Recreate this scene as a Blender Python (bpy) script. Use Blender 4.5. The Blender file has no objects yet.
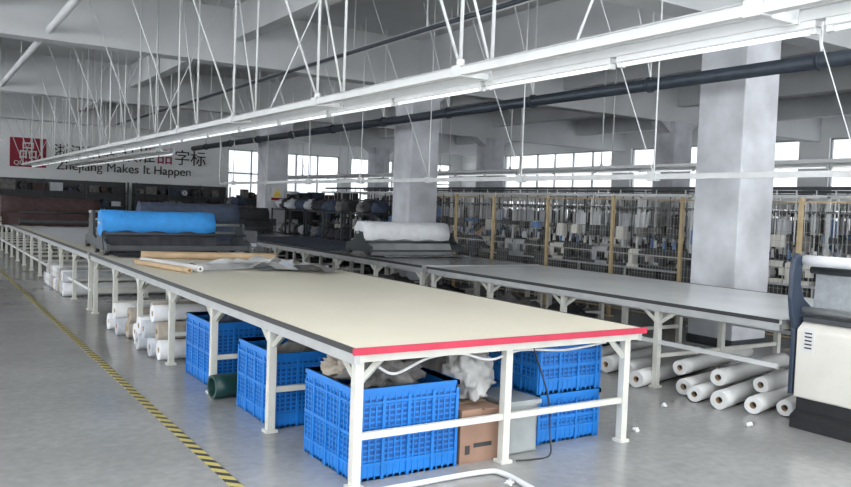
import bpy, bmesh, math, random
from mathutils import Vector, Matrix, noise
R = random.Random(7)

# ------------------------------------------------------------ materials
MATS = {}
def mat(name, col, rough=0.5, metal=0.0, var=0.12, scale=6.0, bump=0.0, emit=0.0, alpha=1.0, trans=0.0):
    if name in MATS: return MATS[name]
    m = bpy.data.materials.new(name); m.use_nodes = True
    nt = m.node_tree; b = nt.nodes['Principled BSDF']
    tc = nt.nodes.new('ShaderNodeTexCoord')
    nz = nt.nodes.new('ShaderNodeTexNoise'); nz.inputs['Scale'].default_value = scale
    nz.inputs['Detail'].default_value = 6
    nt.links.new(tc.outputs['Object'], nz.inputs['Vector'])
    cr = nt.nodes.new('ShaderNodeValToRGB')
    c0 = [max(0, c*(1-var)) for c in col]; c1 = [min(1, c*(1+var)) for c in col]
    cr.color_ramp.elements[0].position = 0.3; cr.color_ramp.elements[1].position = 0.7
    cr.color_ramp.elements[0].color = (*c0, 1); cr.color_ramp.elements[1].color = (*c1, 1)
    nt.links.new(nz.outputs['Fac'], cr.inputs['Fac'])
    nt.links.new(cr.outputs['Color'], b.inputs['Base Color'])
    b.inputs['Roughness'].default_value = rough; b.inputs['Metallic'].default_value = metal
    if bump:
        bp = nt.nodes.new('ShaderNodeBump'); bp.inputs['Strength'].default_value = bump
        bp.inputs['Distance'].default_value = 0.02
        nt.links.new(nz.outputs['Fac'], bp.inputs['Height']); nt.links.new(bp.outputs['Normal'], b.inputs['Normal'])
    if emit:
        b.inputs['Emission Color'].default_value = (*col, 1); b.inputs['Emission Strength'].default_value = emit
    if alpha < 1: b.inputs['Alpha'].default_value = alpha
    if trans: b.inputs['Transmission Weight'].default_value = trans
    MATS[name] = m
    return m

def glass_mat():  # added see-through tint that dims the bright sky in the windows
    m = bpy.data.materials.new('window_dimming_pane'); m.use_nodes = True
    nt = m.node_tree; nt.nodes.clear()
    out = nt.nodes.new('ShaderNodeOutputMaterial'); t = nt.nodes.new('ShaderNodeBsdfTransparent')
    tc = nt.nodes.new('ShaderNodeTexCoord'); nz = nt.nodes.new('ShaderNodeTexNoise'); nz.inputs['Scale'].default_value = .5
    cr = nt.nodes.new('ShaderNodeValToRGB')
    cr.color_ramp.elements[0].position=.35; cr.color_ramp.elements[1].position=.65
    cr.color_ramp.elements[0].color=(.16,.167,.175,1); cr.color_ramp.elements[1].color=(.32,.325,.33,1)
    nt.links.new(tc.outputs['Object'], nz.inputs['Vector']); nt.links.new(nz.outputs['Fac'], cr.inputs['Fac'])
    nt.links.new(cr.outputs['Color'], t.inputs['Color']); nt.links.new(t.outputs[0], out.inputs['Surface'])
    return m

def floor_mat():
    m = bpy.data.materials.new('polished_concrete'); m.use_nodes = True
    nt = m.node_tree; b = nt.nodes['Principled BSDF']
    tc = nt.nodes.new('ShaderNodeTexCoord')
    n1 = nt.nodes.new('ShaderNodeTexNoise'); n1.inputs['Scale'].default_value = 0.7; n1.inputs['Detail'].default_value = 9; n1.inputs['Roughness'].default_value = .6
    n2 = nt.nodes.new('ShaderNodeTexNoise'); n2.inputs['Scale'].default_value = 14; n2.inputs['Detail'].default_value = 5
    for n in (n1, n2): nt.links.new(tc.outputs['Object'], n.inputs['Vector'])
    cr = nt.nodes.new('ShaderNodeValToRGB')
    cr.color_ramp.elements[0].position = .3; cr.color_ramp.elements[1].position = .72
    cr.color_ramp.elements[0].color = (.24, .24, .234, 1); cr.color_ramp.elements[1].color = (.33, .33, .322, 1)
    nt.links.new(n1.outputs['Fac'], cr.inputs['Fac'])
    mx = nt.nodes.new('ShaderNodeMix'); mx.data_type = 'RGBA'; mx.blend_type = 'OVERLAY'
    mx.inputs['Factor'].default_value = .22
    nt.links.new(cr.outputs['Color'], mx.inputs[6]); nt.links.new(n2.outputs['Fac'], mx.inputs[7])
    nt.links.new(mx.outputs[2], b.inputs['Base Color'])
    mr = nt.nodes.new('ShaderNodeMapRange'); mr.inputs['To Min'].default_value = .08; mr.inputs['To Max'].default_value = .32
    nt.links.new(n1.outputs['Fac'], mr.inputs['Value']); nt.links.new(mr.outputs['Result'], b.inputs['Roughness'])
    return m

def tape_mat():
    m = bpy.data.materials.new('hazard_tape'); m.use_nodes = True
    nt = m.node_tree; b = nt.nodes['Principled BSDF']
    tc = nt.nodes.new('ShaderNodeTexCoord'); sp = nt.nodes.new('ShaderNodeSeparateXYZ')
    nt.links.new(tc.outputs['Object'], sp.inputs[0])
    ad = nt.nodes.new('ShaderNodeMath'); ad.operation = 'ADD'
    nt.links.new(sp.outputs[0], ad.inputs[0]); nt.links.new(sp.outputs[1], ad.inputs[1])
    mu = nt.nodes.new('ShaderNodeMath'); mu.operation = 'MULTIPLY'; mu.inputs[1].default_value = 7.0
    nt.links.new(ad.outputs[0], mu.inputs[0])
    fr = nt.nodes.new('ShaderNodeMath'); fr.operation = 'FRACT'; nt.links.new(mu.outputs[0], fr.inputs[0])
    gt = nt.nodes.new('ShaderNodeMath'); gt.operation = 'GREATER_THAN'; gt.inputs[1].default_value = .45
    nt.links.new(fr.outputs[0], gt.inputs[0])
    mx = nt.nodes.new('ShaderNodeMix'); mx.data_type = 'RGBA'
    mx.inputs[6].default_value = (.04, .04, .04, 1); mx.inputs[7].default_value = (.48, .40, .13, 1)
    nt.links.new(gt.outputs[0], mx.inputs[0]); nt.links.new(mx.outputs[2], b.inputs['Base Color'])
    b.inputs['Roughness'].default_value = .6
    return m

M = dict(
 white=mat('white_painted_steel', (.60,.61,.61), .4, 0, .05),
 offw=mat('ivory_painted_steel', (.56,.56,.51), .45, 0, .08),
 alu=mat('aluminium_edge', (.45,.46,.46), .4, .6, .08),
 cream=mat('cream_laminate', (.74,.69,.56), .42, 0, .03, 1.5),
 greytop=mat('grey_laminate', (.60,.62,.62), .22, 0, .06, 1.5),
 darktop=mat('dark_grey_laminate', (.24,.245,.25), .22, 0, .15, 1.5),
 red=mat('red_edge_tape', (.46,.025,.06), .45, 0, .08),
 black=mat('black_plastic', (.02,.02,.022), .45, 0, .2),
 dark=mat('dark_machine_paint', (.035,.04,.045), .5, 0, .25),
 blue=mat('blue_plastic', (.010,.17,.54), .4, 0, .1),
 blue_shade=mat('blue_plastic_gap_shade', (.005,.07,.26), .5, 0, .15),  # darker blue: shade of the lattice gaps put into the colour
 blueroll=mat('blue_fabric', (.03,.24,.60), .75, 0, .12, 9, .3),
 navy=mat('navy_fabric', (.04,.055,.09), .85, 0, .25, 9, .3),
 brownf=mat('dark_brown_fabric', (.055,.03,.03), .85, 0, .25, 9, .3),
 blackf=mat('charcoal_fabric', (.03,.03,.035), .9, 0, .3, 9, .4),
 paper=mat('white_paper', (.64,.64,.63), .6, 0, .06, 4),
 kraft=mat('kraft_paper', (.42,.30,.18), .7, 0, .12, 5),
 tan=mat('tan_fabric', (.34,.30,.25), .85, 0, .25, 8, .4),
 greyf=mat('grey_fabric', (.14,.135,.13), .9, 0, .4, 10, .6),
 card=mat('cardboard', (.28,.17,.12), .8, 0, .12, 6),
 tape=mat('packing_tape', (.5,.38,.25), .4, 0, .05),
 bag=mat('translucent_bag', (.55,.55,.54), .3, 0, .2, 12, .8, alpha=.72),
 bin=mat('clear_plastic_bin', (.40,.43,.43), .25, 0, .1, alpha=.7),
 green=mat('dark_green_plastic', (.008,.04,.036), .4, 0, .15),
 conc=mat('concrete_paint', (.52,.53,.54), .85, 0, .10, 1.2, .1),
 ceil=mat('ceiling_concrete', (.55,.56,.57), .9, 0, .12, .6, .1),
 colm=mat('column_concrete', (.52,.53,.56), .85, 0, .22, 2.0, .15),
 wall=mat('white_wall_paint', (.78,.79,.79), .85, 0, .04, .8),
 wframe=mat('window_frame_white', (.45,.47,.49), .5, 0, .05),
 gold=mat('yellow_fence_paint', (.42,.32,.18), .5, 0, .12),
 wire=mat('fence_wire', (.40,.39,.36), .5, .3, .1),
 pipe=mat('dark_pipe', (.035,.045,.06), .45, .3, .2),
 tube=mat('fluorescent_tube', (.95,.98,1), .3, 0, 0, emit=.5),
 cab=mat('cream_machine_paint', (.66,.64,.58), .35, 0, .04),
 mblue=mat('slate_paint', (.035,.05,.08), .4, 0, .1),
 mesh=mat('grey_mesh_sheet', (.30,.32,.34), .7, 0, .12, 20),
 logo=mat('logo_red', (.26,.01,.03), .6, 0, .05),
 blk=mat('banner_letter_black', (.03,.03,.03), .6, 0, .1),
 yel=mat('warning_yellow', (.75,.55,.05), .5, 0, .05),
 lblue=mat('light_blue_cloth', (.13,.24,.46), .85, 0, .15, 8, .3),
 lgrey=mat('light_grey_cloth', (.42,.44,.47), .85, 0, .15, 8, .3),
 wcloth=mat('white_cloth', (.66,.67,.69), .85, 0, .08, 8, .3),
 skin=mat('skin', (.50,.32,.23), .5, 0, .05), hair=mat('black_hair', (.012,.011,.01), .5, 0, .3, 30),
 glass=glass_mat(),
)

# ------------------------------------------------------------ mesh builder
class B:
    def __init__(s): s.v=[]; s.f=[]; s.mi=[]; s.sm=[]; s.mats=[]
    def m(s, k):
        if k not in s.mats: s.mats.append(k)
        return s.mats.index(k)
    def box(s, x0,x1,y0,y1,z0,z1, k, rot=0, piv=None):
        i=len(s.v)
        P=[(x0,y0,z0),(x1,y0,z0),(x1,y1,z0),(x0,y1,z0),(x0,y0,z1),(x1,y0,z1),(x1,y1,z1),(x0,y1,z1)]
        if rot:
            if piv is None: piv=((x0+x1)/2,(y0+y1)/2)
            c,sn=math.cos(rot),math.sin(rot)
            P=[(piv[0]+(x-piv[0])*c-(y-piv[1])*sn, piv[1]+(x-piv[0])*sn+(y-piv[1])*c, z) for x,y,z in P]
        s.v+=P
        for q in ((0,3,2,1),(4,5,6,7),(0,1,5,4),(1,2,6,5),(2,3,7,6),(3,0,4,7)):
            s.f.append([i+a for a in q]); s.mi.append(s.m(k)); s.sm.append(False)
    def frame(s,p0,p1):
        d=(Vector(p1)-Vector(p0)).normalized()
        a=Vector((0,0,1)) if abs(d.z)<.9 else Vector((1,0,0))
        u=d.cross(a).normalized(); w=d.cross(u).normalized(); return u,w
    def cyl(s,p0,p1,r,k,n=12,r1=None,cap=True,kc=None):
        if r1 is None: r1=r
        u,w=s.frame(p0,p1); i=len(s.v); p0=Vector(p0);p1=Vector(p1)
        for p,rr in ((p0,r),(p1,r1)):
            for j in range(n):
                a=2*math.pi*j/n; s.v.append(tuple(p+u*math.cos(a)*rr+w*math.sin(a)*rr))
        for j in range(n):
            j2=(j+1)%n; s.f.append([i+j,i+j2,i+n+j2,i+n+j]); s.mi.append(s.m(k)); s.sm.append(n>6)
        if cap:
            kk=kc or k
            s.f.append([i+j for j in range(n)][::-1]); s.mi.append(s.m(kk)); s.sm.append(False)
            s.f.append([i+n+j for j in range(n)]); s.mi.append(s.m(kk)); s.sm.append(False)
    def bar(s,p0,p1,w,k): # square bar
        s.cyl(p0,p1,w*.7071,k,4)
    def roll(s,p0,p1,r,k,core=.03,kc='kraft',n=24,seed=0,jit=.0):
        u,w=s.frame(p0,p1); p0=Vector(p0);p1=Vector(p1); L=(p1-p0).length; ns=8; i=len(s.v)
        for q in range(ns+1):
            p=p0.lerp(p1,q/ns)
            for j in range(n):
                a=2*math.pi*j/n
                rr=r*(1+jit*noise.noise(Vector((math.cos(a)*1.3+seed,math.sin(a)*1.3,q*.9))))
                s.v.append(tuple(p+u*math.cos(a)*rr+w*math.sin(a)*rr))
        for q in range(ns):
            for j in range(n):
                j2=(j+1)%n; b=i+q*n
                s.f.append([b+j,b+j2,b+n+j2,b+n+j]); s.mi.append(s.m(k)); s.sm.append(True)
        d=(p1-p0).normalized()
        for e,(p,base,sg) in enumerate(((p0,i,1),(p1,i+ns*n,-1))):
            a0=len(s.v)
            for j in range(n):
                a=2*math.pi*j/n; s.v.append(tuple(p+u*math.cos(a)*core+w*math.sin(a)*core))
            for j in range(n):
                a=2*math.pi*j/n; s.v.append(tuple(p+d*sg*.06+u*math.cos(a)*core*.9+w*math.sin(a)*core*.9))
            for j in range(n):
                j2=(j+1)%n
                s.f.append([base+j,base+j2,a0+j2,a0+j]); s.mi.append(s.m(k)); s.sm.append(False)
                s.f.append([a0+j,a0+j2,a0+n+j2,a0+n+j]); s.mi.append(s.m(kc)); s.sm.append(False)
            s.f.append([a0+n+j for j in range(n)]); s.mi.append(s.m('black')); s.sm.append(False)  # black disc paints the darkness inside the hollow core
    def tube(s,pts,r,k,n=8,sub=6):
        P=[Vector(p) for p in pts]; out=[]
        for i in range(len(P)-1):
            a=P[max(i-1,0)];b=P[i];c=P[i+1];d=P[min(i+2,len(P)-1)]
            for t in range(sub):
                t/=sub
                out.append(.5*((2*b)+(-a+c)*t+(2*a-5*b+4*c-d)*t*t+(-a+3*b-3*c+d)*t**3))
        out.append(P[-1]); i0=len(s.v)
        for q,p in enumerate(out):
            d=(out[min(q+1,len(out)-1)]-out[max(q-1,0)]).normalized()
            a=Vector((0,0,1)) if abs(d.z)<.95 else Vector((1,0,0))
            u=d.cross(a).normalized(); w=d.cross(u).normalized()
            for j in range(n):
                an=2*math.pi*j/n; s.v.append(tuple(p+u*math.cos(an)*r+w*math.sin(an)*r))
        for q in range(len(out)-1):
            for j in range(n):
                j2=(j+1)%n;b=i0+q*n
                s.f.append([b+j,b+j2,b+n+j2,b+n+j]); s.mi.append(s.m(k)); s.sm.append(True)
    def grid(s,fn,nu,nv,k,smooth=True):
        i=len(s.v)
        for a in range(nu+1):
            for b in range(nv+1): s.v.append(tuple(fn(a/nu,b/nv)))
        for a in range(nu):
            for b in range(nv):
                q=i+a*(nv+1)+b
                s.f.append([q,q+nv+1,q+nv+2,q+1]); s.mi.append(s.m(k)); s.sm.append(smooth)
    def blob(s,c,sz,k,seed=0,amp=.35,fr=2.2,flat=True,sub=4,zmax=99):
        bm=bmesh.new(); bmesh.ops.create_icosphere(bm,subdivisions=sub,radius=1); i=len(s.v)
        for v in bm.verts:
            d=v.co.normalized(); n1=noise.fractal(d*fr+Vector((seed*3.1,seed,0)),1,2,5)
            n2=abs(noise.noise(d*fr*2.3+Vector((seed,0,seed*1.7))))
            p=d*(1+amp*n1-amp*.5*n2); z=p.z
            if flat and z<-.6: z=-.6+(z+.6)*.15
            zz=c[2]+z*sz[2]
            if zz>zmax: zz=zmax+(zz-zmax)*.05
            s.v.append((c[0]+p.x*sz[0],c[1]+p.y*sz[1],zz))
        for f in bm.faces:
            s.f.append([i+v.index for v in f.verts]); s.mi.append(s.m(k)); s.sm.append(True)
        bm.free()
    def prism(s,pts,axis,a0,a1,k):
        i=len(s.v);n=len(pts)
        for a in (a0,a1):
            for p in pts: s.v.append((p[0],a,p[1]) if axis=='y' else (a,p[0],p[1]))
        s.f.append([i+j for j in range(n)]); s.f.append([i+n+j for j in range(n)][::-1])
        s.mi+=[s.m(k)]*2; s.sm+=[False]*2
        for j in range(n):
            j2=(j+1)%n; s.f.append([i+j,i+n+j,i+n+j2,i+j2]); s.mi.append(s.m(k)); s.sm.append(False)
    def make(s,name,parent=None,bevel=0):
        me=bpy.data.meshes.new(name); me.from_pydata(s.v,[],s.f)
        for k in s.mats: me.materials.append(M[k])
        me.polygons.foreach_set('material_index',s.mi); me.polygons.foreach_set('use_smooth',s.sm)
        bm=bmesh.new(); bm.from_mesh(me); bmesh.ops.recalc_face_normals(bm,faces=bm.faces); bm.to_mesh(me); bm.free()
        me.update()
        o=bpy.data.objects.new(name,me); bpy.context.scene.collection.objects.link(o)
        if parent: o.parent=parent
        if bevel:
            md=o.modifiers.new('bevel','BEVEL'); md.width=bevel; md.segments=2; md.limit_method='ANGLE'
        return o

# ------------------------------------------------------------ camera
H=1.68
Lv=Vector((-515.5,55.5,800)).normalized()
Wv=Vector((1241,-10,800)); Wv=(Wv-Lv*Wv.dot(Lv)).normalized()
Uv=Lv.cross(Wv)
if Uv.y<0: Uv=-Uv
right=Vector((Wv.x,Lv.x,Uv.x)); up=Vector((Wv.y,Lv.y,Uv.y)); fwd=Vector((Wv.z,Lv.z,Uv.z))
mw=Matrix(((right.x,up.x,-fwd.x,0),(right.y,up.y,-fwd.y,0),(right.z,up.z,-fwd.z,H),(0,0,0,1)))
cd=bpy.data.cameras.new('camera'); cam=bpy.data.objects.new('camera',cd); bpy.context.scene.collection.objects.link(cam)
cam.matrix_world=mw; cd.sensor_width=36; cd.lens=800/851*36; cd.clip_end=300; cd.clip_start=.05
bpy.context.scene.camera=cam

# ------------------------------------------------------------ shell
XL,XR,YB,YF,ZC=-9.0,24.0,-8.0,34.0,5.2
CY=[-1.5,6.75,14.75,22.9,31.0]; CX=9.2
b=B(); b.box(XL-.2,XR+.2,YB-.2,YF+.2,-.2,0,'conc'); fl=b.make('floor'); fl.data.materials.clear(); fl.data.materials.append(floor_mat())
# ceiling slab with unseen openings added to let sky light onto the near bay
b=B()
sy0,sy1,sx0,sx1=-5.0,3.2,-6.0,8.6
b.box(XL-.2,XR+.2,sy1,YF+.2,ZC,ZC+.2,'ceil'); b.box(XL-.2,XR+.2,YB-.2,sy0,ZC,ZC+.2,'ceil')
b.box(XL-.2,sx0,sy0,sy1,ZC,ZC+.2,'ceil'); b.box(sx1,XR+.2,sy0,sy1,ZC,ZC+.2,'ceil')
for x in (-3.1,1.0,5.1): b.box(x-.9,x+.9,sy0,sy1,ZC,ZC+.2,'ceil')
b.box(sx0,sx1,-1.9,-1.1,ZC,ZC+.2,'ceil')
b.make('ceiling')
def window_wall(axis,c,t,a0,a1,wins,z0,z1,name,glass=False):
    w=B()
    def bx(p,q,za,zb,k='wall',tt=(0,1)):
        lo=c+t*tt[0];hi=c+t*tt[1]; lo,hi=min(lo,hi),max(lo,hi)
        if axis=='x': w.box(lo,hi,p,q,za,zb,k)
        else: w.box(p,q,lo,hi,za,zb,k)
    bx(a0,a1,0,z0); bx(a0,a1,z1,ZC)
    edges=[a0]
    for p,q in wins: edges+= [p,q]
    edges.append(a1)
    for i in range(0,len(edges),2):
        if edges[i+1]-edges[i]>.01: bx(edges[i],edges[i+1],z0,z1)
    w.make(name)
    for n,(p,q) in enumerate(wins):
        w=B()
        k='wframe'; f=.06; tt=(.3,.6)
        bx(p,q,z0,z0+f,k,tt); bx(p,q,z1-f,z1,k,tt); zt=z0+(z1-z0)*.62; bx(p,q,zt,zt+f,k,tt)
        nn=max(1,round((q-p)/1.1))
        for j in range(nn+1):
            y=p+(q-p-f)*j/nn; bx(y,y+f,z0,z1,k,tt)
        if glass:
            i=len(w.v); cc=c+t*.45
            w.v+=[((cc,a,z) if axis=='x' else (a,cc,z)) for a,z in ((p,z0),(q,z0),(q,z1),(p,z1))]
            w.f.append([i,i+1,i+2,i+3]); w.mi.append(w.m('glass')); w.sm.append(False)
        window_wall.n+=1; w.make('window_%d'%window_wall.n)
window_wall.n=0
wr=[(CY[i]+.5,CY[i+1]-.5) for i in range(4)]
window_wall('x',XR,.25,YB,YF,[(-7.5,-2.3)]+wr,1.2,4.3,'wall_right',True)
window_wall('x',XL,-.25,YB,YF,[(-7.5,-2.3)]+wr,.6,4.6,'wall_left')  # out of view; openings made large to let sky light in
window_wall('y',YF,.25,XL,XR,[(11.6,17),(17.6,23.4)],1.1,3.9,'wall_far',True)
window_wall('y',YB,-.25,XL,XR,[(-8.5,-1),(-.4,7),(7.6,15),(15.6,23.4)],.3,5.0,'wall_back')  # behind the camera; wide openings added as a sky light source

# beams + columns
for y in CY:
    b=B(); b.box(XL,XR,y-.2,y+.2,4.2,ZC,'ceil'); b.make('ceiling_beam')
for x in (-3.1,1.0,5.1,CX,13.3,17.4,21.5):
    b=B()
    ys=[YB]+CY+[YF]
    zb=4.35 if x==CX else 4.62
    for i in range(len(ys)-1):
        b.box(x-.13,x+.13,ys[i]+(.2 if i else 0),ys[i+1]-(.2 if i<len(ys)-2 else 0),zb,ZC,'ceil')
    b.make('ceiling_joist')
for y in CY[1:]:
    for x in (CX,17.4):
        if x==CX and y>30: continue
        b=B(); b.box(x-.35,x+.35,y-.35,y+.35,0,4.2,'colm'); b.box(x-.36,x+.36,y-.36,y+.36,0,.12,'dark')
        b.prism([(x-.35,3.9),(x-.35,4.2),(x-.75,4.2)],'y',y-.2,y+.2,'colm')
        b.prism([(x+.35,3.9),(x+.35,4.2),(x+.75,4.2)],'y',y-.2,y+.2,'colm')
        b.make('concrete_column',bevel=.015)

# floor tape
b=B(); b.box(1.59,1.66,1.0,30,0,.004,'yel'); o=b.make('floor_marking_tape'); o.data.materials.clear(); o.data.materials.append(tape_mat())

# ------------------------------------------------------------ tables
def table(name,x0,x1,y0,y1,legs,top,front='alu',mid=True,rail=.31,siderail=None,leg='offw'):
    b=B(); T=.85
    b.box(x0+.01,x1-.01,y0+.012,y1-.01,T-.025,T,top)
    b.box(x0,x0+.014,y0,y1,T-.03,T+.004,'black'); b.box(x1-.014,x1,y0,y1,T-.03,T+.004,'black')
    b.box(x0+.014,x1-.014,y1-.012,y1,T-.04,T+.003,'alu')
    b.box(x0-.004,x1+.004,y0-.012,y0+.012,T-.036,T+.004,front)
    b.box(x0+.012,x0+.05,y0+.02,y1-.02,T-.095,T-.026,'alu'); b.box(x1-.05,x1-.012,y0+.02,y1-.02,T-.095,T-.026,'alu')
    b.box(x0+.05,x1-.05,y0+.02,y0+.06,T-.085,T-.026,'offw')
    w=.055
    cols=[x0+.07,x1-.12]
    for i,y in enumerate(legs):
        cc=list(cols)
        if mid: cc.insert(1,(x0+x1)/2-.02)
        for x in cc:
            b.box(x-w/2,x+w/2,y-w/2,y+w/2,.02,T-.026,leg)
            b.box(x-.045,x+.045,y-.045,y+.045,0,.02,leg)
            b.cyl((x,y,.0),(x,y,.05),.03,leg,8)
        for x,sg in ((cols[0],1),(cols[-1],-1)):
            b.bar((x,y,T-.23),(x+sg*.17,y,T-.07),.035,leg)
            for sy in (1,-1):
                yy=y+sy*.2
                if y0<yy<y1: b.bar((x,y,T-.22),(x,yy,T-.09),.03,leg)
        b.box(cols[0],cols[-1],y-.015,y+.015,rail-.02,rail+.02,leg)
        b.box(x0+.05,x1-.05,y-.02,y+.02,T-.08,T-.026,leg)
    if siderail:
        b.box(cols[0]-.015,cols[0]+.015,y0+.05,legs[-1],siderail-.02,siderail+.02,'white')
        b.box(cols[-1]-.015,cols[-1]+.015,y0+.05,legs[-1],siderail-.02,siderail+.02,'white')
    return b.make(name)
table('cutting_table',2.15,4.57,4.04,12.12,[4.12+1.32*i for i in range(7)][:6]+[12.0],'cream','red')
table('cutting_table',2.15,4.57,12.26,30.0,[12.4+1.34*i for i in range(14)],'cream','alu',siderail=.3)
table('cutting_table',6.1,8.25,3.95,9.4,[5.3,6.65,8.0,9.3],'greytop','alu',siderail=.45)
table('cutting_table',6.1,8.25,9.5,28.0,[9.6+1.36*i for i in range(14)],'darktop','alu',siderail=.45)

# ------------------------------------------------------------ crates
def crate(x0,x1,y0,y1,h,content='greyf',seed=1,name='blue_plastic_crate',z=0):
    b=B(); t=.012; k='blue'
    b.box(x0,x1,y0,y1,z,z+.02,k)
    for (a0,a1,c,ax) in ((x0,x1,y0,'y'),(x0,x1,y1-t,'y'),(y0,y1,x0,'x'),(y0,y1,x1-t,'x')):
        def bx(p,q,za,zb,d0=0,d1=t,k='blue'):
            if ax=='y': b.box(p,q,c+d0,c+d1,z+za,z+zb,k)
            else: b.box(c+d0,c+d1,p,q,z+za,z+zb,k)
        bx(a0,a1,0,.1); bx(a0,a1,h-.07,h)
        bx(a0,a1,.1,h-.07,.0045,.0075,'blue_shade')
        o=-.012 if c in (x0,y0) else .012
        bx(a0-.012,a1+.012,h-.03,h,min(o,0),t+max(o,0)); bx(a0-.006,a1+.006,h-.1,h-.085,min(o*.7,0),t+max(o*.7,0))
        bx(a0,a1,h*.5-.012,h*.5+.012,min(o*.6,0),t+max(o*.6,0)); bx(a0,a1,.09,.11,min(o*.6,0),t+max(o*.6,0))
        n=int((a1-a0)/.045)
        for i in range(n+1):
            y=a0+(a1-a0-.012)*i/n; big=(i%4==0)
            bx(y,y+(.02 if big else .011),0,h-.05, min(o*.9,0) if big else min(o*.3,0), t+(max(o*.9,0) if big else max(o*.3,0)))
        m=int((h-.17)/.034)
        for i in range(m):
            zz=.115+(h-.2)*i/m; bx(a0,a1,zz,zz+.011,0,t)
    o=b.make(name)
    if content:
        c=B(); c.blob(((x0+x1)/2,(y0+y1)/2,z+h*.52),((x1-x0)*.38,(y1-y0)*.38,h*.5),content,seed,.2,2.5,zmax=.745)
        c.make('fabric_scraps',o)
    return o
o=crate(2.26,3.0,4.2,4.92,.57,'greyf',1)
b=B(); b.blob((2.60,4.5,.60),(.24,.2,.15),'greyf',41,.6,3,zmax=.74); b.blob((2.82,4.62,.60),(.14,.16,.13),'greyf',42,.5,3,zmax=.74); b.blob((2.42,4.72,.60),(.12,.14,.1),'tan',43,.5,3,zmax=.74); b.make('loose_scraps',o)
crate(2.27,2.99,5.5,6.25,.56,'greyf',2)
crate(2.27,2.9,6.95,7.7,.58,'navy',3)
crate(3.08,3.7,5.75,6.4,.5,'greyf',4)
crate(3.80,4.405,4.32,4.98,.36,None,5)
crate(3.80,4.405,4.32,4.98,.39,'blackf',6,z=.365)
crate(3.05,3.7,7.0,7.7,.5,'tan',7)

b=B(); b.roll((2.14,6.54,.105),(2.9,6.6,.105),.10,'green',.08,'green'); b.make('green_plastic_drum')

b=B(); b.box(3.04,3.36,4.2,4.58,.0,.36,'card'); b.box(3.038,3.362,4.36,4.42,-.0,.362,'tape')
b.box(3.04,3.2,4.19,4.2,.3,.36,'card'); b.box(3.21,3.36,4.17,4.2,.352,.36,'card')
b.box(3.08,3.12,4.198,4.2,.06,.12,'blk'); b.box(3.15,3.3,4.198,4.2,.1,.13,'blk'); b.make('cardboard_box',bevel=.004)
b=B(); b.blob((3.24,4.42,.54),(.165,.17,.23),'bag',11,.45,3.6,zmax=.74); b.blob((3.3,4.44,.66),(.11,.12,.07),'bag',13,.4,3,zmax=.74); b.make('plastic_bag_of_scraps')
b=B()
x0,x1,y0,y1=3.46,3.72,4.22,4.62
b.prism([(x0+.02,.0),(x1-.02,.0),(x1,.34),(x0,.34)],'y',y0+.0,y0+.01,'bin'); b.prism([(x0+.02,.0),(x1-.02,.0),(x1,.34),(x0,.34)],'y',y1-.01,y1,'bin')
b.prism([(y0,0),(y1,0),(y1,.34),(y0,.34)],'x',x0+.01,x0+.02,'bin'); b.prism([(y0,0),(y1,0),(y1,.34),(y0,.34)],'x',x1-.02,x1-.01,'bin')
b.box(x0,x1,y0,y1,0,.012,'bin'); b.box(x0-.015,x1+.015,y0-.015,y1+.015,.34,.37,'bin'); b.box(x0+.05,x1-.05,y0-.018,y0-.01,.25,.3,'bin')
o=b.make('storage_bin'); 
b=B(); b.blob(((x0+x1)/2,4.42,.15),(.08,.14,.13),'wcloth',5); b.make('folded_cloth_inside',o)
for i,(x,y,sx,sy,sz,k) in enumerate([(3.5,5.15,.28,.22,.46,'greyf'),(3.08,5.25,.2,.2,.42,'greyf'),(4.15,5.75,.3,.4,.45,'blackf'),
        (4.1,6.8,.33,.4,.45,'greyf'),(4.1,7.9,.35,.3,.4,'blackf'),(2.7,8.02,.2,.14,.35,'blackf')]):
    b=B(); b.blob((x,y,sz*.6),(sx,sy,sz),k,20+i,.3,2.4,zmax=.70); b.make('fabric_bundle')
for i,(x,y) in enumerate([(3.1,3.75),(4.75,4.25),(3.0,3.6),(5.6,4.7),(5.2,5.4),(4.9,6.3),(5.75,3.95)]):
    b=B(); b.blob((x,y,.014),(.03,.025,.02),'paper',90+i,.6,3,sub=3); b.make('paper_scrap')

# rolls under row 1
def rolls(name,items):
    for it in items:
        p0,p1,r,k=it[:4]; b=B(); b.roll(p0,p1,r,k,min(.03,r*.4),seed=R.random()*9,jit=.08); b.make(name)
rl=[]
cols=['wcloth','lgrey','tan','lgrey','wcloth','tan','lgrey','paper']
for i,y in enumerate([8.35,8.56,8.8,9.02,9.6,9.82,10.05,10.27,10.5]):
    rl.append(((2.12+R.uniform(-.03,.2),y,.105),(3.7,y,.105),.1,cols[i%8]))
for i,y in enumerate([8.455,8.68,8.91,9.71,9.935,10.16]):
    rl.append(((2.1+R.uniform(-.03,.2),y,.283),(3.7,y,.283),.095,cols[(i+2)%8]))
for i,y in enumerate([8.57,8.8]):
    rl.append(((2.15+R.uniform(-.03,.1),y,.455),(3.7,y,.455),.09,cols[(i+4)%8]))
rolls('fabric_roll',rl)
rl=[]
for i in range(10):
    y=14.2+i*.24; rl.append(((2.12,y,.11),(3.9,y,.11),.105,cols[i%8]))
    if i<9 : rl.append(((2.15,y+.12,.30),(3.8,y+.12,.30),.095,cols[(i+3)%8]))
rolls('fabric_roll',rl)
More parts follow.
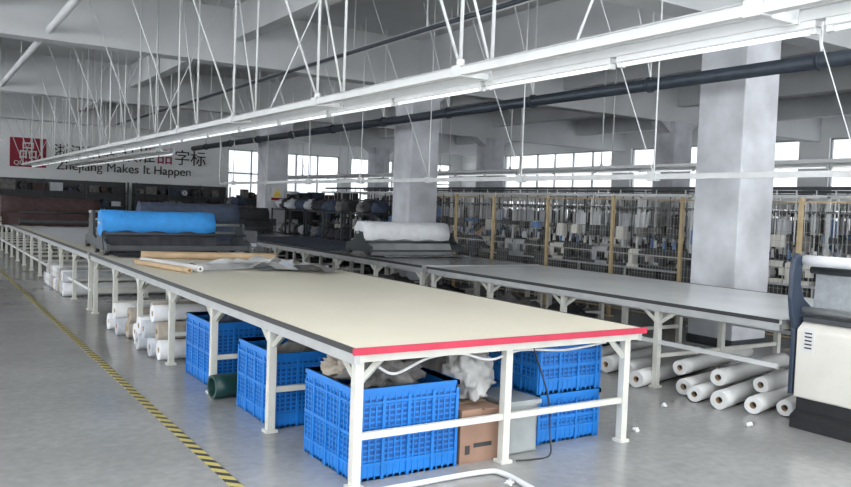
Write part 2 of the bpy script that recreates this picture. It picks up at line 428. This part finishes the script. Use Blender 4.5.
# white paper rolls under row 2
rl=[]
def pr(x,y,z,ang,L,r,k='paper'):
    a=math.radians(ang); rl.append(((x,y,z),(x+L*math.cos(a),y+L*math.sin(a),z),r,k))
pr(5.95,5.35,.085,14,1.7,.08); pr(6.12,4.92,.085,12,1.6,.075); pr(6.25,5.08,.225,13,1.6,.07)
pr(5.98,4.42,.085,14,1.6,.08); pr(6.22,4.62,.225,12,1.5,.075); pr(6.12,4.18,.08,13,1.5,.075)
pr(6.36,4.28,.215,10,1.4,.07); pr(6.2,6.0,.09,12,1.6,.085); pr(6.2,5.72,.09,12,1.6,.08); pr(6.25,6.4,.09,12,1.6,.08)
pr(6.3,4.0,.08,13,1.4,.07); pr(6.0,4.7,.075,13,1.5,.07)
rolls('paper_roll',rl)
for i,(x,y) in enumerate([(7.0,7.4),(7.1,8.6),(6.9,10.2),(7.1,12)]):
    b=B(); b.blob((x,y,.2),(.4,.5,.3),'greyf' if i%2 else 'blackf',60+i); b.make('fabric_bundle')

# hoses
b=B(); b.tube([(2.1,3.98,.02),(2.5,3.98,.02),(3.05,3.97,.02),(3.16,3.88,.02),(3.14,3.5,.02),(3.12,2.9,.02)],.018,'white'); b.make('floor_hose')
b=B(); b.tube([(2.35,4.1,.72),(2.5,4.15,.66),(2.75,4.17,.735),(3.0,4.17,.745),(3.2,4.12,.70),(3.5,4.17,.735),(3.9,4.17,.71),(4.3,4.17,.74)],.009,'white'); b.make('air_hose')
b=B(); b.tube([(3.6,4.17,.76),(3.74,4.15,.4),(3.77,4.15,.15),(3.72,4.08,.01),(3.55,4.05,.01),(3.42,4.08,.01)],.006,'black'); b.make('power_cable')

# ------------------------------------------------------------ items on table
T=.851
b=B(); b.roll((2.62,11.1,T+.05),(4.35,10.6,T+.05),.05,'kraft',.02); b.make('kraft_paper_roll')
b=B(); b.roll((2.45,10.3,T+.04),(2.75,8.9,T+.04),.038,'paper',.015,'kraft'); b.make('paper_roll')
b=B(); b.roll((2.33,10.1,T+.035),(2.6,8.8,T+.035),.033,'kraft',.015); b.make('paper_roll')
def sheet(cx,cy,sx,sy,rot,k,seed,z=T):
    b=B(); c,s_=math.cos(rot),math.sin(rot)
    def fn(u,v):
        x=(u-.5)*sx; y=(v-.5)*sy; n=noise.noise(Vector((x*2.6+seed,y*2.6,seed)))
        return (cx+x*c-y*s_, cy+x*s_+y*c, z+.006+max(0,n)*.16)
    b.grid(fn,24,24,k); b.make('paper_pattern_sheet')
sheet(3.45,9.7,1.5,.9,.3,'paper',1); sheet(4.0,9.2,.9,.6,-.2,'lgrey',5); sheet(3.9,10.0,.7,.6,.7,'paper',9,T+.02)
sheet(3.7,9.0,.6,.5,.2,'lgrey',14,T+.02); sheet(4.15,8.7,.5,.5,.5,'greyf',17,T+.02)

# ------------------------------------------------------------ spreading machines
def spreader(x0,x1,y,zr,rr,kroll,rx0,rx1,drape,name='fabric_spreading_machine',kb='dark',flat=1.0):
    e=bpy.data.objects.new(name,None); bpy.context.scene.collection.objects.link(e)
    b=B(); T=.855
    for x in (x0,x1):
        b.prism([(y-.45,T+.06),(y+.45,T+.06),(y+.42,T+.18),(y+.18,T+.24),(y+.12,zr+.02),(y-.12,zr+.02),(y-.2,T+.22),(y-.45,T+.16)],'x',x-.02,x+.02,'dark')
        for yy in (y-.33,y+.33): b.cyl((x-.03,yy,T+.05),(x+.03,yy,T+.05),.05,'black',14)
    for yy in (y-.38,y+.38): b.box(x0,x1,yy-.03,yy+.03,T+.07,T+.07+.07*flat,kb)
    b.cyl((x0,y-.25,zr-.14),(x1,y-.25,zr-.14),.02,kb,12); b.cyl((x0,y+.25,zr-.14),(x1,y+.25,zr-.14),.03,'alu',12)
    b.cyl((x0-.05,y,zr),(x1+.05,y,zr),.02,'alu',12)
    b.box(x1+.02,x1+.22,y-.15,y+.15,T+.1,T+.1+.26*flat,'dark'); b.box(x1+.03,x1+.21,y-.155,y-.15,T+.12,T+.17,'lgrey')
    b.make('carriage',e)
    b=B(); b.roll((rx0,y,zr),(rx1,y,zr),rr,kroll,.035,'kraft',28,seed=y,jit=.10); b.make('fabric_roll',e)
    b=B()
    def fn(u,v):
        x=rx0+(rx1-rx0)*u; yy=y-rr*.7-.16*v+.02*math.sin(u*23); z=zr-.08-(zr-.08-T-.01)*v
        return (x,yy,z)
    b.grid(fn,40,8,drape)
    def fn2(u,v): return (x0+.05+(x1-x0-.1)*u, y-rr-.1-.55*v+.03*math.sin(u*9), T+.008+.05*flat*abs(math.sin(u*15+v*5)*math.sin(v*3)))
    b.grid(fn2,50,10,drape); b.make('fabric_drape',e)
spreader(2.28,4.3,11.95,1.29,.185,'blueroll',2.25,3.85,'blackf')
spreader(2.4,4.6,13.35,1.42,.18,'navy',3.1,4.72,'navy')
spreader(2.3,4.3,22.5,1.33,.24,'brownf',1.9,4.2,'brownf')
spreader(6.3,8.1,11.8,1.22,.19,'wcloth',6.3,8.0,'darktop',flat=.4)
spreader(6.3,8.1,20.5,1.3,.2,'blackf',6.3,8.1,'blackf')
b=B()
b.grid(lambda u,v:(6.2+1.9*u,12.8+5*v,.856+.012*abs(noise.noise(Vector((u*6,v*12,1))))),20,50,'navy'); b.make('laid_fabric')
b=B(); b.grid(lambda u,v:(2.3+2.1*u,14.2+7*v,.856+.02*abs(noise.noise(Vector((u*6,v*12,3))))),20,50,'wcloth'); b.make('laid_fabric')

# ------------------------------------------------------------ overhead rails
def light_rail(name,xa,xb,z,y0,y1,step,yoff,k='white',tubes=True,r=.014,braces=True,hh=.055):
    b=B()
    for x in (xa,xb):
        b.box(x-.03,x+.03,y0,y1,z,z+hh,k); b.box(x-.04,x+.04,y0,y1,z+hh,z+hh+.008,'alu')
    y=yoff; n=0
    while y<y1:
        if y>y0:
            b.box(xa,xb,y-.02,y+.02,z-.002,z+.04,k)
            for x in (xa,xb):
                b.cyl((x,y,z+.04),(x,y,ZC-.01),r,k,8); b.cyl((x,y,z+hh),(x,y,z+hh+.06),.03,k,8)
                b.box(x-.042,x+.042,y-.05,y+.05,z-.01,z+hh+.015,k)
            if braces:
                b.cyl((xa,y,z+.06),(xa-.9,y+.2,ZC-.01),r*.8,k,8)
                b.cyl((xb,y,z+.06),(xb+.0,y+1.1,ZC-.01),r*.8,k,8)
                if n%2: b.cyl((xa,y+1.2,z+.06),(xb+.8,y+1.2,ZC-.01),r*.6,k,8)
        y+=step; n+=1
    if tubes:
        y=y0+.1
        xm=xb+.0
        while y+1.3<y1:
            b.box(xm-.03,xm+.03,y,y+1.25,z-.035,z-.002,k); b.cyl((xm,y+.03,z-.05),(xm,y+1.22,z-.05),.013,'tube',8)
            b.box(xm-.02,xm+.02,y,y+.03,z-.065,z-.03,k); b.box(xm-.02,xm+.02,y+1.22,y+1.25,z-.065,z-.03,k)
            y+=1.3
    return b.make(name)
light_rail('overhead_light_rail',3.28,3.56,2.62,-.5,31,2.38,-.05)
b=B(); x=7.2; z=2.13
b.box(x-.025,x+.025,0,21.3,z-.03,z+.03,'white')
b.tube([(x,21.3,z),(x,21.6,z-.02),(x,21.75,z+.1),(x,21.75,z+.5),(x,21.75,z+1.2)],.025,'white')
b.cyl((x,21.75,z+1.2),(x,21.75,ZC-.01),.02,'white',8)
for i in range(9):
    y=1.6+2.38*i; b.cyl((x,y,z),(x,y,ZC-.01),.009,'white',6); b.box(x-.045,x+.045,y-.06,y+.06,z-.05,z+.05,'white')
    b.cyl((x,y,z+.02),(x-.9,y+.6,ZC-.01),.006,'white',6)
b.make('overhead_power_rail')
b=B(); x,z=8.0,3.36
b.cyl((x,-3,z),(x,27,z),.08,'pipe',16); b.cyl((x+.3,-3,z+.05),(x+.3,27,z+.05),.03,'pipe',10)
for i in range(13):
    y=-2+i*2.3; b.cyl((x,y-.02,z),(x,y+.02,z),.1,'pipe',16); b.cyl((x,y,z),(x,y,ZC-.01),.012,'white',6); b.cyl((x,y,z+.1),(x-.6,y,ZC-.01),.01,'white',6)
b.make('dark_water_pipe')
b=B(); b.cyl((6.4,-3,4.3),(6.4,29,4.3),.05,'ceil',12); b.cyl((1.9,3,4.35),(1.9,33,4.35),.06,'ceil',12); b.cyl((5.9,-3,4.1),(5.9,29,4.1),.03,'pipe',10)
for i in range(10):
    y=0+i*3.1; b.cyl((6.4,y,4.3),(6.4,y,ZC-.01),.01,'white',6); b.cyl((1.9,y+3,4.35),(1.9,y+3,ZC-.01),.01,'white',6); b.cyl((5.9,y,4.1),(5.9,y,ZC-.01),.01,'white',6)
b.make('ceiling_conduit')
light_rail('overhead_light_rail',12.0,12.3,2.6,2,31,3.0,3,braces=False)
light_rail('overhead_light_rail',1.3,1.6,2.75,19,33,2.0,19.4,braces=False)
light_rail('overhead_light_rail',4.9,5.2,2.75,19,33,2.0,19.4,braces=False)

# ------------------------------------------------------------ fence
FX=9.72
b=B(); ys=[2.2,3.55,4.9,6.1,7.2,8.0,9.4,11.0,12.6,13.9,15.2,16.4]
for y in ys: b.box(FX-.025,FX+.025,y-.025,y+.025,0,1.98,'gold'); b.box(FX-.06,FX+.06,y-.06,y+.06,0,.012,'gold')
for i in range(len(ys)-1):
    y0,y1=ys[i]+.025,ys[i+1]-.025
    for z in (.14,1.05,1.92): b.box(FX-.01,FX+.01,y0,y1,z,z+.018,'gold' if z!=1.05 else 'wire')
    n=int((y1-y0)/.06)
    for j in range(1,n):
        y=y0+(y1-y0)*j/n; b.box(FX-.0015,FX+.0015,y-.0015,y+.0015,.14,1.92,'wire')
    for j in range(1,14):
        z=.14+1.78*j/14; b.box(FX-.0015,FX+.0015,y0,y1,z-.0015,z+.0015,'wire')
b.make('wire_mesh_fence')

# ------------------------------------------------------------ sewing lines behind fence
def garment(b,x,y,z,w,h,k,seed):
    def fn(u,v):
        a=(u-.5)*w; sh=.12*abs(u-.5)
        return (x+.03*math.sin(u*17+seed)*(.3+v), y+a, z-h*v-sh)
    b.grid(fn,8,5,k)
    b.tube([(x,y,z+.1),(x,y+.02,z+.06),(x,y,z)],.004,'alu',4,2); b.bar((x,y-w*.35,z-.05),(x,y,z),.01,'alu'); b.bar((x,y+w*.35,z-.05),(x,y,z),.01,'alu')
pal=['wcloth','lgrey','greyf','navy','lgrey','lblue','blackf','wcloth','lgrey','blackf']
Ye=23.6
for r,x in enumerate((11.2,12.6,14.2,15.8,18.4,20.0,21.4,22.8)):
    b=B(); g=B()
    y=3.0
    b.box(x-.02,x+.02,3,Ye,2.02,2.07,'white'); b.box(x-.02,x+.02,3,Ye,1.80,1.83,'dark'); b.box(x-.32,x+.32,3,Ye,.72,.75,'greyf' if r%2 else 'lgrey')
    b.box(x+.1,x+.22,3,Ye,2.15,2.2,'dark')
    k=0
    while y<Ye-1:
        b.box(x-.02,x+.02,y-.02,y+.02,0,2.05,'white'); b.box(x-.3,x-.26,y-.02,y+.02,0,.72,'alu'); b.box(x+.26,x+.3,y-.02,y+.02,0,.72,'alu')
        for ym in (y+.3,y+.72,y+1.0):
            km=R.choice(['cab','cab','dark','dark','dark','lgrey'])
            b.box(x-.25,x-.07,ym-.2,ym+.2,.75,.80,km); b.box(x-.22,x-.1,ym+.1,ym+.2,.8,1.05,km); b.box(x-.21,x-.11,ym-.18,ym+.18,.97,1.07,km)
            b.box(x-.2,x-.12,ym-.2,ym-.11,.86,1.05,km); b.cyl((x-.16,ym+.2,1.02),(x-.16,ym+.24,1.02),.06,'dark',10); b.cyl((x-.16,ym-.15,.8),(x-.16,ym-.15,.88),.008,'alu',6)
            b.box(x-.2,x-.05,ym-.15,ym+.12,.5,.7,'dark'); b.box(x+.02,x+.2,ym-.2,ym+.15,.1,.45,R.choice(['dark','blackf','card','navy','greyf']))
            b.cyl((x+.05,ym,.75),(x+.05,ym,1.45),.008,'dark',6); b.cyl((x+.05,ym-.14,1.45),(x+.05,ym+.14,1.45),.007,'dark',6)
            for q in (-.1,.1): b.cyl((x+.05,ym+q,1.1),(x+.05,ym+q,1.24),.035,R.choice(['wcloth','lblue','wcloth','blackf']),8,.02)
            b.cyl((x-.1,ym,2.02),(x-.1,ym,1.3),.006,'black' if R.random()<.5 else 'white',6); b.box(x-.16,x-.04,ym-.09,ym+.09,1.26+R.uniform(-.05,.15),1.46,R.choice(['lblue','dark','dark','greyf','dark','cab']))
            if R.random()<.7: b.blob((x+.15,ym+R.uniform(-.1,.1),.87),(.13,.17,.15),R.choice(['blackf','greyf','navy','wcloth','greyf','wcloth']),R.random()*50,.3,2,sub=2)
        for q in (0,.3,.62,.95): b.cyl((x+.16,y+q,2.18),(x+.16,y+q,R.uniform(1.1,1.5)),.012,R.choice(['white','dark']),6)
        for j in range(3):
            if R.random()<.6:
                garment(g,x+.22+R.uniform(0,.1),y+.2+j*.36,1.74,R.uniform(.2,.35),R.uniform(.35,.65),R.choice(pal),R.random()*6)
        if R.random()<.6 and not (r==0 and k==9):
            xs,ys_=x-.65,y+.5
            b.box(xs-.17,xs+.17,ys_-.18,ys_+.18,.45,.49,'dark'); b.box(xs-.19,xs-.16,ys_-.18,ys_+.18,.6,.9,'dark')
            for dx in (-.15,.15):
                for dy in (-.15,.15): b.cyl((xs+dx,ys_+dy,0),(xs+dx,ys_+dy,.6 if dx<0 else .45),.012,'alu',6)
        y+=1.2; k+=1
    o=b.make('sewing_line'); g.make('hanging_garments',o)

# ------------------------------------------------------------ seated sewing worker (behind the fence), facing +X
def skinned(name,chain,edges,mk,parent,sub=2):
    me=bpy.data.meshes.new(name); me.from_pydata([c[0] for c in chain],edges,[])
    me.materials.append(M[mk]); o=bpy.data.objects.new(name,me); bpy.context.scene.collection.objects.link(o); o.parent=parent
    md=o.modifiers.new('skin','SKIN'); md.use_smooth_shade=True
    for i,c in enumerate(chain):
        sv=me.skin_vertices[0].data[i]; r=c[1]; sv.radius=r if isinstance(r,tuple) else (r,r); sv.use_root=(i==0)
    s_=o.modifiers.new('sub','SUBSURF'); s_.levels=sub; s_.render_levels=sub
    return o
def worker(X,Y):
    e=bpy.data.objects.new('seated_sewing_worker',None); bpy.context.scene.collection.objects.link(e)
    def p(x,y,z): return (X+x,Y+y,z)
    ch=[(p(-.02,0,.58),.13),(p(0,0,.75),.125),(p(.04,0,.92),.135),(p(.08,0,1.03),.11),(p(.11,0,1.10),.055),
        (p(.07,.17,1.03),.065),(p(.16,.24,.86),.05),(p(.34,.16,.83),.038),
        (p(.07,-.17,1.03),.065),(p(.16,-.24,.86),.05),(p(.34,-.16,.83),.038)]
    skinned('jacket',ch,[(0,1),(1,2),(2,3),(3,4),(3,5),(5,6),(6,7),(3,8),(8,9),(9,10)],'navy',e)
    ch=[(p(-.02,0,.58),.12),(p(.05,.09,.57),.09),(p(.40,.13,.54),.07),(p(.38,.13,.12),.048),(p(.05,-.09,.57),.09),(p(.40,-.13,.54),.07),(p(.38,-.13,.12),.048)]
    skinned('trousers',ch,[(0,1),(1,2),(2,3),(0,4),(4,5),(5,6)],'blackf',e)
    for sy in (1,-1):
        skinned('shoe',[(p(.36,.13*sy,.05),.04),(p(.50,.13*sy,.035),.033)],[(0,1)],'black',e)
        b_=[(p(.36,.155*sy,.83),.022),(p(.42,.14*sy,.83),.026)]; ed=[(0,1)]
        for q in range(4):
            b_.append((p(.46,(.16-.017*q)*sy,.825),.009)); b_.append((p(.495-.004*abs(q-1.5),(.16-.018*q)*sy,.81),.008))
            ed+=[(1,2+2*q),(2+2*q,3+2*q)]
        b_.append((p(.42,.11*sy,.82),.010)); b_.append((p(.45,.10*sy,.815),.008)); ed+=[(0,10),(10,11)]
        skinned('hand',b_,ed,'skin',e,1)
    h=B(); h.cyl(p(.11,0,1.10),p(.13,0,1.18),.045,'skin',12)
    hc=p(.155,0,1.25)
    h.blob(hc,(.095,.075,.115),'skin',1,.03,1,flat=False,sub=3)
    h.cyl((hc[0]+.09,hc[1],hc[2]+.01),(hc[0]+.115,hc[1],hc[2]-.02),.010,'skin',8,.015)
    for sy in (1,-1):
        h.blob((hc[0]+.085,hc[1]+.03*sy,hc[2]+.015),(.012,.014,.009),'black',1,0,1,flat=False,sub=2); h.blob((hc[0],hc[1]+.078*sy,hc[2]),(.02,.01,.03),'skin',1,0,1,flat=False,sub=2)
    h.box(hc[0]+.085,hc[0]+.092,hc[1]-.022,hc[1]+.022,hc[2]-.055,hc[2]-.048,'logo')
    h.blob((hc[0]-.025,hc[1],hc[2]+.03),(.098,.085,.105),'hair',3,.06,3,flat=False,sub=3); h.blob((hc[0]-.12,hc[1],hc[2]),(.04,.035,.05),'hair',4,.1,3,flat=False,sub=3)
    h.make('head',e)
    b=B(); b.box(X-.2,X+.17,Y-.19,Y+.19,.42,.455,'dark'); b.box(X-.23,X-.2,Y-.18,Y+.18,.62,.9,'dark')
    for dx in (-.17,.15):
        for dy in (-.16,.16): b.cyl((X+dx,Y+dy,0),(X+dx,Y+dy,.62 if dx<0 else .43),.012,'alu',6)
    for dy in (-.16,.16): b.cyl((X-.17,Y+dy,.6),(X-.21,Y+dy,.8),.012,'alu',6)
    b.make('work_chair')
worker(10.48,14.3)

# ------------------------------------------------------------ dark racks far end & middle
def rack(x0,x1,y,zt,name='storage_rack',ks=('dark','blackf','card','navy','greyf','paper','brownf')):
    b=B(); d=.6
    n=max(1,round((x1-x0)/1.4))
    for i in range(n+1):
        x=x0+(x1-x0)*i/n
        for yy in (y,y+d): b.box(x-.025,x+.025,yy-.025,yy+.025,0,zt,'dark')
    b.box(x0,x1,y+d,y+d+.02,0,zt,'dark')
    zz=.25
    while zz<zt:
        b.box(x0,x1,y,y+d,zz,zz+.03,'dark')
        x=x0+.1
        while x<x1-.4:
            w=R.uniform(.2,.5); h=R.uniform(.15,.38); 
            if R.random()<.5: b.box(x,x+w,y+.05,y+.5,zz+.03,zz+.03+h,R.choice(ks))
            else: b.roll((x+w/2,y+.05,zz+.03+min(w,h)/2),(x+w/2,y+.5,zz+.03+min(w,h)/2),min(w,h)/2,R.choice(ks),.03,n=12)
            x+=w+.06
        zz+=.5
    b.make(name)
kd=('dark','blackf','greyf','navy','greyf','brownf','lgrey')
rack(2.6,7.0,31.9,2.2,ks=kd); rack(7.3,11,31.9,2.2,ks=kd); rack(11.5,15,31.9,1.9,ks=kd); rack(-1.5,2.2,31.9,2.2,ks=kd)
rack(10.2,13,24.5,1.9,ks=kd); rack(.0,1.2,27,1.8,ks=kd); rack(13.6,18,24.5,1.9,ks=kd)
for k,(x,y) in enumerate([(9.1,16.4),(9.0,17.7),(9.1,18.95),(9.2,20.3),(9.2,21.6),(9.0,25.6)]):
    b=B()
    for dx in (-.3,.3):
        for dy in (-.5,.5): b.box(x+dx-.02,x+dx+.02,y+dy-.02,y+dy+.02,.08,1.5,'dark'); b.cyl((x+dx-.015,y+dy,.05),(x+dx+.015,y+dy,.05),.05,'black',10)
    for z in (.2,.75,1.45): b.box(x-.32,x+.32,y-.52,y+.52,z,z+.03,'dark')
    for z in (.23,.78,1.48):
        for j in range(3): b.blob((x,y-.33+.33*j,z+.13),(.25,.15,.18),R.choice(['navy','greyf','blackf','blackf','lgrey']),80+k*5+j,sub=3)
    b.make('fabric_cart')
b=B(); b.box(CX-.2,CX+.2,22.49,22.54,1.7,2.1,'paper'); b.prism([(CX-.14,1.83),(CX+.14,1.83),(CX,2.06)],'y',22.482,22.49,'yel'); b.box(CX-.18,CX+.18,22.482,22.49,1.72,1.8,'logo'); b.make('warning_sign')

# ------------------------------------------------------------ machine at right
e=bpy.data.objects.new('fabric_rolling_machine',None); bpy.context.scene.collection.objects.link(e)
b=B()
b.prism([(6.12,.24),(6.95,.24),(6.95,.86),(6.2,.86),(6.12,.80)],'y',1.7,3.82,'cab'); b.make('cabinet',e,bevel=.015)
b=B(); b.prism([(6.06,.0),(7.0,.0),(6.95,.24),(6.14,.24),(6.14,.14),(6.06,.1)],'y',1.72,3.8,'black')
b.box(6.114,6.12,3.66,3.76,.62,.82,'paper')
for i in range(5): b.box(6.110,6.114,3.68,3.74,.65+i*.03,.662+i*.03,'black')
b.box(6.17,6.95,1.72,3.8,.861,.90,'dark')
b.make('base',e)
for y in (3.84,1.62):
    b=B(); b.prism([(6.14,.80),(6.6,.80),(6.6,.90),(6.36,.96),(6.24,1.04),(6.18,1.16),(6.19,1.30),(6.2,1.37),(6.14,1.42),(6.08,1.38),(6.06,1.26),(6.06,1.05),(6.09,.90)],'y',y,y+.04,'mblue')
    b.box(6.13,6.2,y,y+.04,.25,.8,'mblue'); b.make('side_plate',e,bevel=.008)
b=B(); b.roll((6.2,1.7,1.36),(6.2,3.83,1.36),.045,'wcloth',.02); b.roll((6.5,1.7,1.0),(6.5,3.83,1.0),.04,'alu',.015); b.cyl((6.3,1.7,1.28),(6.3,3.83,1.28),.03,'dark'); b.cyl((6.22,1.7,.95),(6.22,3.83,.95),.03,'alu')
b.grid(lambda u,v:(6.32-.02*v,1.75+2.05*u,1.25-.33*v),30,6,'mesh'); b.make('rollers',e)

# ------------------------------------------------------------ far wall banner
yb=YF-.03
e=bpy.data.objects.new('wall_banner_lettering',None); bpy.context.scene.collection.objects.link(e)
def text(s,x,z,size,k,bold=0):
    cu=bpy.data.curves.new('t','FONT'); cu.body=s; cu.size=size; cu.extrude=.012; cu.offset=bold
    o=bpy.data.objects.new('tmp',cu); bpy.context.scene.collection.objects.link(o)
    dg=bpy.context.evaluated_depsgraph_get(); me=bpy.data.meshes.new_from_object(o.evaluated_get(dg))
    bpy.data.objects.remove(o); me.materials.clear(); me.materials.append(M[k])
    n=bpy.data.objects.new('lettering',me); bpy.context.scene.collection.objects.link(n)
    n.rotation_euler=(math.radians(90),0,0); n.location=(x,yb,z); n.parent=e; return n
text('浙江制造',4.65,3.12,.58,'blk'); text('认准',7.15,3.12,.68,'blk'); text('品',8.55,3.12,.68,'logo'); text('字标',9.27,3.12,.68,'blk')
text('Zhejiang Makes It Happen',4.75,2.62,.50,'blk')
b=B(); b.box(3.15,4.4,yb-.02,yb+.03,2.65,3.75,'logo'); lo=b.make('quality_mark_sign')
e=lo
text('品',3.42,3.02,.70,'paper').location.y=yb-.03; text('QUALITY',3.28,2.72,.23,'paper').location.y=yb-.03

# ------------------------------------------------------------ light
w=bpy.data.worlds.new('world'); bpy.context.scene.world=w; w.use_nodes=True
bg=w.node_tree.nodes['Background']; bg.inputs['Color'].default_value=(.94,.97,1,1); bg.inputs['Strength'].default_value=6.9
bpy.context.scene.view_settings.view_transform='Standard'
